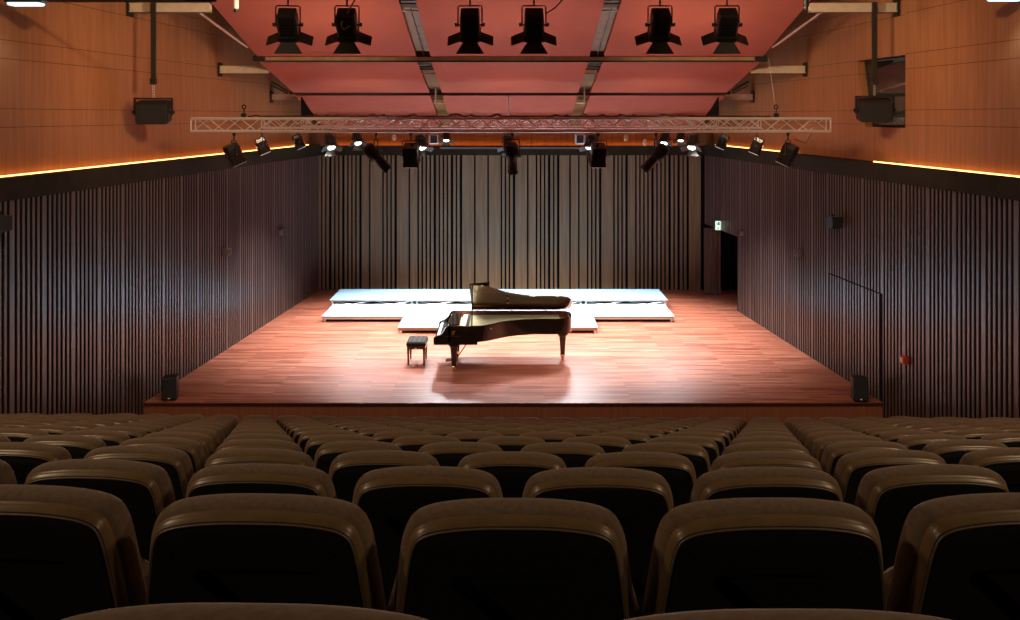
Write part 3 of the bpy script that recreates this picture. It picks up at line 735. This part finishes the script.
for k in range(52):
    v = .10 + 1.34*k/51
    # string end follows the bent side
    ue = .62
    for p in near:
        if p[1] <= v - .06 and p[0] > ue: ue = p[0]
    ue = min(max(ue-.12, .95), 2.70)
    st.tube([(.66, v, .905), (ue, v, .905)], .003, 4)
st.build('strings', M['string'], piano)
b = MB(); b.box2((.56,.09,.868), (.66,1.45,.915)); b.build('pin_block', M['gold'], piano)
b = MB(); b.box2((.66,.10,.91), (.70,1.42,.925))
for k in range(44): b.box((.69, .12+1.28*k/43, .93), (.06,.018,.03))
b.build('dampers', M['felt'], piano)
b = MB(); b.box2((0,0,.60), (.92,PW,.66)); b.build('key_bed', M['piano'], piano)
for v0, v1 in ((0,.10), (PW-.10,PW)):
    b = MB(); b.prism([(.0,.66),(.0,.735),(.03,.755),(.14,.80),(.20,.86),(.25,.955),(.30,.985),(.36,.985),(.36,.66)], v0, v1, 'y'); b.build('arm', M['piano'], piano)
b = MB(); b.box2((.012,.10,.66), (.05,PW-.10,.715)); b.build('key_slip', M['piano'], piano)
b = MB()
for k in range(52):
    w = (PW-.24)/52; b.box2((.052,.12+k*w+.001,.69), (.21,.12+(k+1)*w-.001,.735))
b.build('white_keys', M['ivory'], piano)
b = MB()
for k in range(51):
    if k % 7 in (2, 6): continue
    w = (PW-.24)/52; b.box2((.11,.12+(k+1)*w-.006,.735), (.21,.12+(k+1)*w+.006,.748))
b.build('black_keys', M['black_gloss'], piano)
b = MB(); b.prism([(.21,.70),(.245,.87),(.265,.885),(.285,.87),(.26,.70)], .10, PW-.10, 'y'); b.build('fallboard', M['piano'], piano)
b = MB(); b.box2((.285,.10,.70), (.50,PW-.10,.90)); b.build('action_cover', M['black'], piano)
b = MB(); b.loft([[(.30,.22,.955),(.30,PW-.22,.955),(.31,PW-.22,.975),(.31,.22,.975)], [(.53,.22,.965),(.53,PW-.22,.965),(.53,PW-.22,.985),(.53,.22,.985)]]); b.build('music_desk', M['piano'], piano)
b = MB(); b.box2((.29,.24,.90), (.33,.30,.955)); b.box2((.29,PW-.30,.90), (.33,PW-.24,.955)); b.box2((.48,.24,.90), (.52,PW-.24,.962)); b.build('desk_runner', M['sound'], piano)
# lid: hinged on the far side, front flap folded back on top
TH = R(31)
LM = Matrix.Translation((0, PW, 1.0)) @ Matrix.Rotation(-TH, 4, 'X') @ Matrix.Translation((0, -PW, -1.0))
lid_out = [(.74, -.01)] + [p for p in inset(curve, -.012) if p[0] > .75] + [(.74, PW+.01)]
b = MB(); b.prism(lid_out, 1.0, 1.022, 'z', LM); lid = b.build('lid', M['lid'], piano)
flap = [(1.46-p[0] + .02, p[1]) for p in [(.31,-.01), (.74,-.01), (.74,PW+.01), (.31,PW+.01)]]
FM = LM @ Matrix.Translation((0, 0, .026)) @ Matrix.Translation((.74,0,1.0)) @ Matrix.Rotation(R(-5), 4, 'Y') @ Matrix.Translation((-.74,0,-1.0))
b = MB(); b.prism(flap, 1.0, 1.02, 'z', FM); b.build('lid_flap', M['piano'], lid)
b = MB(); b.tube([LM @ Vector((1.55,.62,.99)), LM @ Vector((1.55,.72,.97))], .018, 6); b.tube([LM @ Vector((1.55,.95,.99)), LM @ Vector((1.55,1.03,.975))], .018, 6); b.build('lid_catch', M['brass'], lid)
foot = Vector((.80, .05, .985)); top = LM @ Vector((.80, .12, 1.0))
b = MB(); b.tube([foot, top], .014, 8); b.build('prop_stick', M['piano'], piano)
for u in (.86, 1.02, 1.64, 2.42):
    b = MB(); b.rbox((u, PW-.03, 1.0), (.035,.02,.10), .004); b.build('hinge', M['brass'], piano)
b = MB(); b.tube([(1.19,.10,.92), (1.19,.165,.90)], .001, 6); b.lathe([(.02,0),(.026,.01),(.015,.02)], 12, Matrix.Translation((1.20,.135,.90)) @ Matrix.Rotation(R(90),4,'X')); b.build('lock_knob', M['brass'], piano)
# legs with brass castors
for u, v in ((.42,.125), (.42,PW-.20), (2.76,1.05)):
    l = MB()
    def sq(h, z): c = h*.3; return [(u-h+c,v-h,z),(u+h-c,v-h,z),(u+h,v-h+c,z),(u+h,v+h-c,z),(u+h-c,v+h,z),(u-h+c,v+h,z),(u-h,v+h-c,z),(u-h,v-h+c,z)]
    l.loft([sq(.045,.12), sq(.05,.15), sq(.048,.17), sq(.062,.40), sq(.075,.52), sq(.09,.55), sq(.11,.57), sq(.11,.66 if u > 1 else .60)])
    lg = l.build('leg', M['piano'], piano)
    c = MB(); c.lathe([(.045,.135),(.055,.125),(.055,.085),(.03,.075)], 14, Matrix.Translation((u,v,0)))
    c.box((u-.035,v,.06), (.008,.04,.07)); c.box((u+.035,v,.06), (.008,.04,.07)); c.lathe([(.0,-.022),(.045,-.022),(.05,-.015),(.05,.015),(.045,.022),(0,.022)], 18, Matrix.Translation((u,v,.05)) @ Matrix.Rotation(R(90),4,'Y')); c.build('caster', M['brass'], lg)
# pedal lyre
for dv in (-.07, .07):
    l = MB(); l.tube([(.40,PW/2+dv,.60), (.40,PW/2+dv*1.6,.42), (.40,PW/2+dv*1.7,.30), (.40,PW/2+dv*1.1,.17)], .02, 8); l.build('lyre_post', M['piano'], piano)
l = MB(); l.rbox((.40,PW/2,.12), (.14,.34,.10), .015); lb = l.build('pedal_box', M['piano'], piano)
for dv in (-.09,0,.09):
    l = MB(); l.loft([[(.34,PW/2+dv-.015,.075),(.34,PW/2+dv+.015,.075),(.34,PW/2+dv+.015,.087),(.34,PW/2+dv-.015,.087)], [(.20,PW/2+dv-.025,.062),(.20,PW/2+dv+.025,.062),(.20,PW/2+dv+.025,.072),(.20,PW/2+dv-.025,.072)]]); l.build('pedal', M['brass'], lb)
l = MB(); l.tube([(.46,PW/2,.14), (.78,PW/2,.62)], .012, 6); l.build('lyre_brace', M['piano'], piano)
# gold emblem and lettering on the near cheek
e = MB()
for s in (-1,1): e.tube([(.40+s*.012,-.002,.815), (.40+s*.03,-.002,.835), (.40+s*.026,-.002,.865), (.40+s*.014,-.002,.875), (.40+s*.028,-.002,.888)], .0045, 5)
for k in (-1,0,1): e.tube([(.40+k*.007,-.002,.82), (.40+k*.007,-.002,.875)], .0022, 4)
e.box((.40,-.002,.812), (.05,.004,.008)); e.tube([(.375,-.002,.872),(.425,-.002,.872)], .003, 4); e.build('emblem', M['brass'], piano)
tcv = bpy.data.curves.new('maker_lettering', 'FONT'); tcv.body = 'STEINWAY & SONS'; tcv.size = .036; tcv.align_x = 'CENTER'; tcv.extrude = .001
to = bpy.data.objects.new('tmp_text', tcv); col.objects.link(to)
bpy.context.view_layer.update()
me = bpy.data.meshes.new_from_object(to.evaluated_get(bpy.context.evaluated_depsgraph_get())); bpy.data.objects.remove(to)
me.materials.clear(); me.materials.append(M['brass'])
lo = bpy.data.objects.new('lettering', me); col.objects.link(lo); lo.parent = piano; lo.location = (.40,-.0015,.765); lo.rotation_euler = (R(90),0,0)

# ------------------------------------------------------------------ piano bench
bench = thing('piano_bench', 'black tufted piano bench standing left of the grand piano', 'bench', (-2.03, 19.72, 0))
c = MB(); nx, ny = 24, 32; W2, D2 = .21, .29
grid = []
for j in range(ny+1):
    for i in range(nx+1):
        x, y = -W2+2*W2*i/nx, -D2+2*D2*j/ny
        e = min(1, (W2-abs(x))/.03)*min(1, (D2-abs(y))/.03)
        z = .475 + .035*math.sqrt(max(e,0))
        for bx in (-.11,0,.11):
            for by in (-.18,-.06,.06,.18):
                z -= .022*math.exp(-((x-bx)**2+(y-by)**2)/.0007)
        grid.append((x,y,z))
fs = [(j*(nx+1)+i, j*(nx+1)+i+1, (j+1)*(nx+1)+i+1, (j+1)*(nx+1)+i) for j in range(ny) for i in range(nx)]
c.add(grid, fs); cu = None
cs = MB(); cs.box2((-W2,-D2,.425), (W2,D2,.476)); c.v += []; c.add([tuple(p) for p in cs.v], cs.f)
cu = c.build('cushion', M['leather'], bench, True)
for bx in (-.11,0,.11):
    for by in (-.18,-.06,.06,.18):
        k = MB(); k.lathe([(.012,0),(.012,.004),(.006,.008)], 8, Matrix.Translation((bx,by,.484))); k.build('button', M['brass'], cu)
c = MB(); c.rbox((0,0,.385), (.40,.56,.08), .01); c.build('apron', M['piano'], bench)
for sx in (-1,1):
    for sy in (-1,1):
        l = MB()
        def s4(h,z): return [(sx*.17-h,sy*.245-h,z),(sx*.17+h,sy*.245-h,z),(sx*.17+h,sy*.245+h,z),(sx*.17-h,sy*.245+h,z)]
        l.loft([s4(.015,0), s4(.022,.2), s4(.028,.345)]); l.build('leg', M['piano'], bench)
c = MB(); c.lathe([(.012,0),(.012,.02),(.03,.025),(.03,.045),(.01,.05)], 14, Matrix.Translation((0,-.28,.385)) @ Matrix.Rotation(R(90),4,'X')); c.build('height_knob', M['brass'], bench)

# ------------------------------------------------------------------ auditorium seats
def seat_outline(d, n=5):
    half = cat_rom([(0,0),(.07,-.001),(.13,-.006),(.175,-.014),(.205,-.026),(.225,-.044),(.237,-.070),(.245,-.105),(.253,-.16),(.262,-.23),(.269,-.31),(.2715,-.40),(.262,-.47),(.22,-.505)], n)
    full = [(-x,z) for x,z in reversed(half)] + half[1:]
    # inset towards the inside along the normal
    return inset(full, -d)
def tilt(p): return (p[0], p[1] - (p[2]-.42)*.15 + .070, p[2])
def layer(y, d, dz=0):
    return [tilt((x, y, SEATH+z-dz*min(1, max(0, (z+.45)/.40)))) for x, z in seat_outline(d)]
ring_closed = dict(closed=True)
seat0 = thing('auditorium_seat', '', 'seat')
b = MB(); b.loft([layer(y, d) for y, d in ((.058,.075),(.060,.05),(.055,.028),(.043,.011),(.024,.002),(.004,.0),(-.013,.003),(-.026,.010),(-.031,.017),(-.024,.024))], True, False); back = b.build('backrest', M['fabric'], seat0, True)
b = MB(); b.loft([layer(*a) for a in ((-.024,.016),(-.033,.0150,.000),(-.043,.0155,.000),(-.052,.018,.001),(-.060,.023,.004),(-.060,.032,.008))], False, False); b.build('trim_band', M['band'], seat0, True)
b = MB(); b.loft([layer(*a) for a in ((-.03,.030,.004),(-.060,.0285,.007),(-.065,.033,.011),(-.063,.06,.022),(-.058,.12,.022))], True, True); b.build('back_shell', M['shell'], seat0, True)
b = MB(); pp = layer(-.064,.026,.006); b.tube(pp, .0028, 5); b.build('piping', M['piping'], seat0, True)
b = MB(); b.rbox((0,.145,.50), (.47,.10,.40), .035); b.build('seat_cushion', M['fabric'], seat0)
b = MB(); b.prism([(.15,.42),(.33,.55),(.33,.585),(.15,.60)], -.287, -.263, 'x'); b.rbox((-.275,.25,.60), (.038,.22,.03), .01); b.build('armrest', M['armwood'], seat0)
b = MB(); b.box2((-.286,.15,.0), (-.264,.27,.43)); b.box2((-.295,.12,.0), (-.255,.30,.02)); b.box2((-.262,.15,.36), (.258,.20,.40)); b.build('stand', M['black'], seat0)
def ordw(k):
    w = ['first','second','third','fourth','fifth','sixth','seventh','eighth','ninth','tenth','eleventh','twelfth','thirteenth','fourteenth','fifteenth','sixteenth','seventeenth','eighteenth','nineteenth','twentieth']
    if k <= 20: return w[k-1]
    if k == 30: return 'thirtieth'
    return ('twenty-' if k < 30 else 'thirty-') + w[k % 10 - 1]
first = True; NSEAT = 0
for n_ in range(1, ROWS+1):
    y = rowy(n_) - (.085 if n_ == 1 else 0)
    b_ = .040*(2/max(n_,2))**1.3
    ks = range(-40, 41); row = []
    for k in ks:
        x = (k + (.5 if n_ % 2 else 0))*PITCH + .008
        yy = y - .012*x + b_*(x-.1)**2
        lim = min(abs(XL(yy)), XR(yy)) - .34
        if abs(x) > lim: continue
        if abs(x)/yy*F > 510 + .25*F/yy: continue
        row.append((x, yy, b_))
    for i, (x, yy, bb) in enumerate(row):
        o = seat0 if first else dup(seat0); first = False
        o.location = (x, yy-.005, rowz(n_) + (.025 if n_ == 1 else 0)); o.rotation_euler = (0, 0, math.atan(-.012+2*bb*(x-.1))*.5)
        side = 'leftmost' if i == 0 else 'rightmost' if i == len(row)-1 else None
        nr = 'nearest row' if n_ == 1 else ('front row by the stage' if n_ == ROWS else ordw(n_) + ' row from the camera')
        o['label'] = 'brown padded black-backed seat, ' + (side if side else ordw(i+1) + ' from left') + ' in the ' + nr
        o['group'] = 'auditorium seats'; NSEAT += 1
print('SEATS', NSEAT)

# ------------------------------------------------------------------ light
w = bpy.data.worlds.new('world'); scene.world = w; w.use_nodes = True
w.node_tree.nodes['Background'].inputs[0].default_value = (.9,.6,.4,1); w.node_tree.nodes['Background'].inputs[1].default_value = .0
def spot(loc, tgt, power, c, ang=60, blend=.7, r=.28):
    d = bpy.data.lights.new('spot', 'SPOT'); d.energy = power; d.color = c; d.spot_size = R(ang); d.spot_blend = blend; d.shadow_soft_size = r
    o = bpy.data.objects.new('spot', d); col.objects.link(o); o.location = loc
    o.rotation_euler = (Vector(tgt)-Vector(loc)).to_track_quat('-Z','Y').to_euler(); return o
def area(loc, tgt, power, c, sx, sy):
    d = bpy.data.lights.new('area', 'AREA'); d.shape = 'RECTANGLE'; d.energy = power; d.color = c; d.size = sx; d.size_y = sy
    o = bpy.data.objects.new('area', d); col.objects.link(o); o.location = loc
    o.rotation_euler = (Vector(tgt)-Vector(loc)).to_track_quat('-Z','Y').to_euler(); return o
COOL = (.90,.96,1.0); WARM = (1,.70,.42)
for x, tx, a in ((-4.4,-4.0,100), (-2.2,-1.6,112), (0,0,124), (2.0,1.5,112), (4.5,4.0,100)):
    spot((x, 21.75, 4.55), (tx, 22.1, 0), 1850, COOL, a+6, .8)
for x, tx, a in ((-4.3,-3.3,96), (-1.8,-1.2,116), (1.8,1.2,116), (4.5,3.3,96)):
    spot((x, 25.2, 4.5), (tx, 23.8, 0), 1700, COOL, a, .8)
for x, tx in ((-5.2,-2.5), (-1.9,-.8), (1.7,.8), (5.2,2.5)):
    spot((x, 17.5, 4.5), (tx*1.6, 20.6, 0), 230, (1,.92,.82), 80, 1)
# the six front lamps throw warm light at the stage front
for px in (288, 347, 470, 534, 660, 727):
    x = (px-CX)*12.9/F
    spot((x, 13.15, CAMZ+1.0), (x*1.8, 18.0, 0), 210, (1,.84,.66), 62, 1)
# house lights in the main ceiling
for x in (-6.2, 6.2):
    for y in (2.5, 8.5):
        spot((x, y, ROOF-.15), (x*.7, y+.3, 0), 420, WARM, 130, .8, .25)
for s in (-1, 1):
    spot((s*6.5, -1.6, 8.2), (s*.5, 3.5, 3.2), 170, (1,.76,.5), 70, .8, .22)
# unseen spots without fixtures, added to brighten the upper side walls
for s in (-1, 1):
    for x, y, z, ty, p, a in ((1.5, 6.5, ROOF-.3, 12.5, 1250, 75), (2.6, 13.4, 7.1, 17.3, 480, 80), (1.2, 13.4, 7.1, 23.5, 740, 42)):
        spot((s*x, y, z), (s*(8.6-.09*ty), ty, 5.7), p, WARM, a, 1, .2)
# added area light, no lamp modelled, brightens the control booth with a green tint
area((8.6, 17.6, 6.7), (8.6, 17.6, 5), 9, (.85,1,.85), .6, .6)
# unseen area lights added above the trusses to brighten the red canopy
for x in (-3.6, 0, 3.6):
    for y, p in ((17.2, 24), (22.0, 4)):
        area((x, y, TZ+.25), (x, y-.6 if y < 18 else y+.6, 9), p, (1,.80,.66), 1.6, .2)
# cool floods at the upper corners
for px in (26, 1006):
    p = at(px, 6, 13.0); spot((p.x, p.y, p.z-.12), (p.x*1.06, p.y+.1, p.z-2), 14, (.7,.92,1), 120, .9, .1)

vs = scene.view_settings
vs.view_transform = 'Standard'; vs.look = 'None'; vs.exposure = 0.0; vs.gamma = 1.0; vs.use_curve_mapping = False
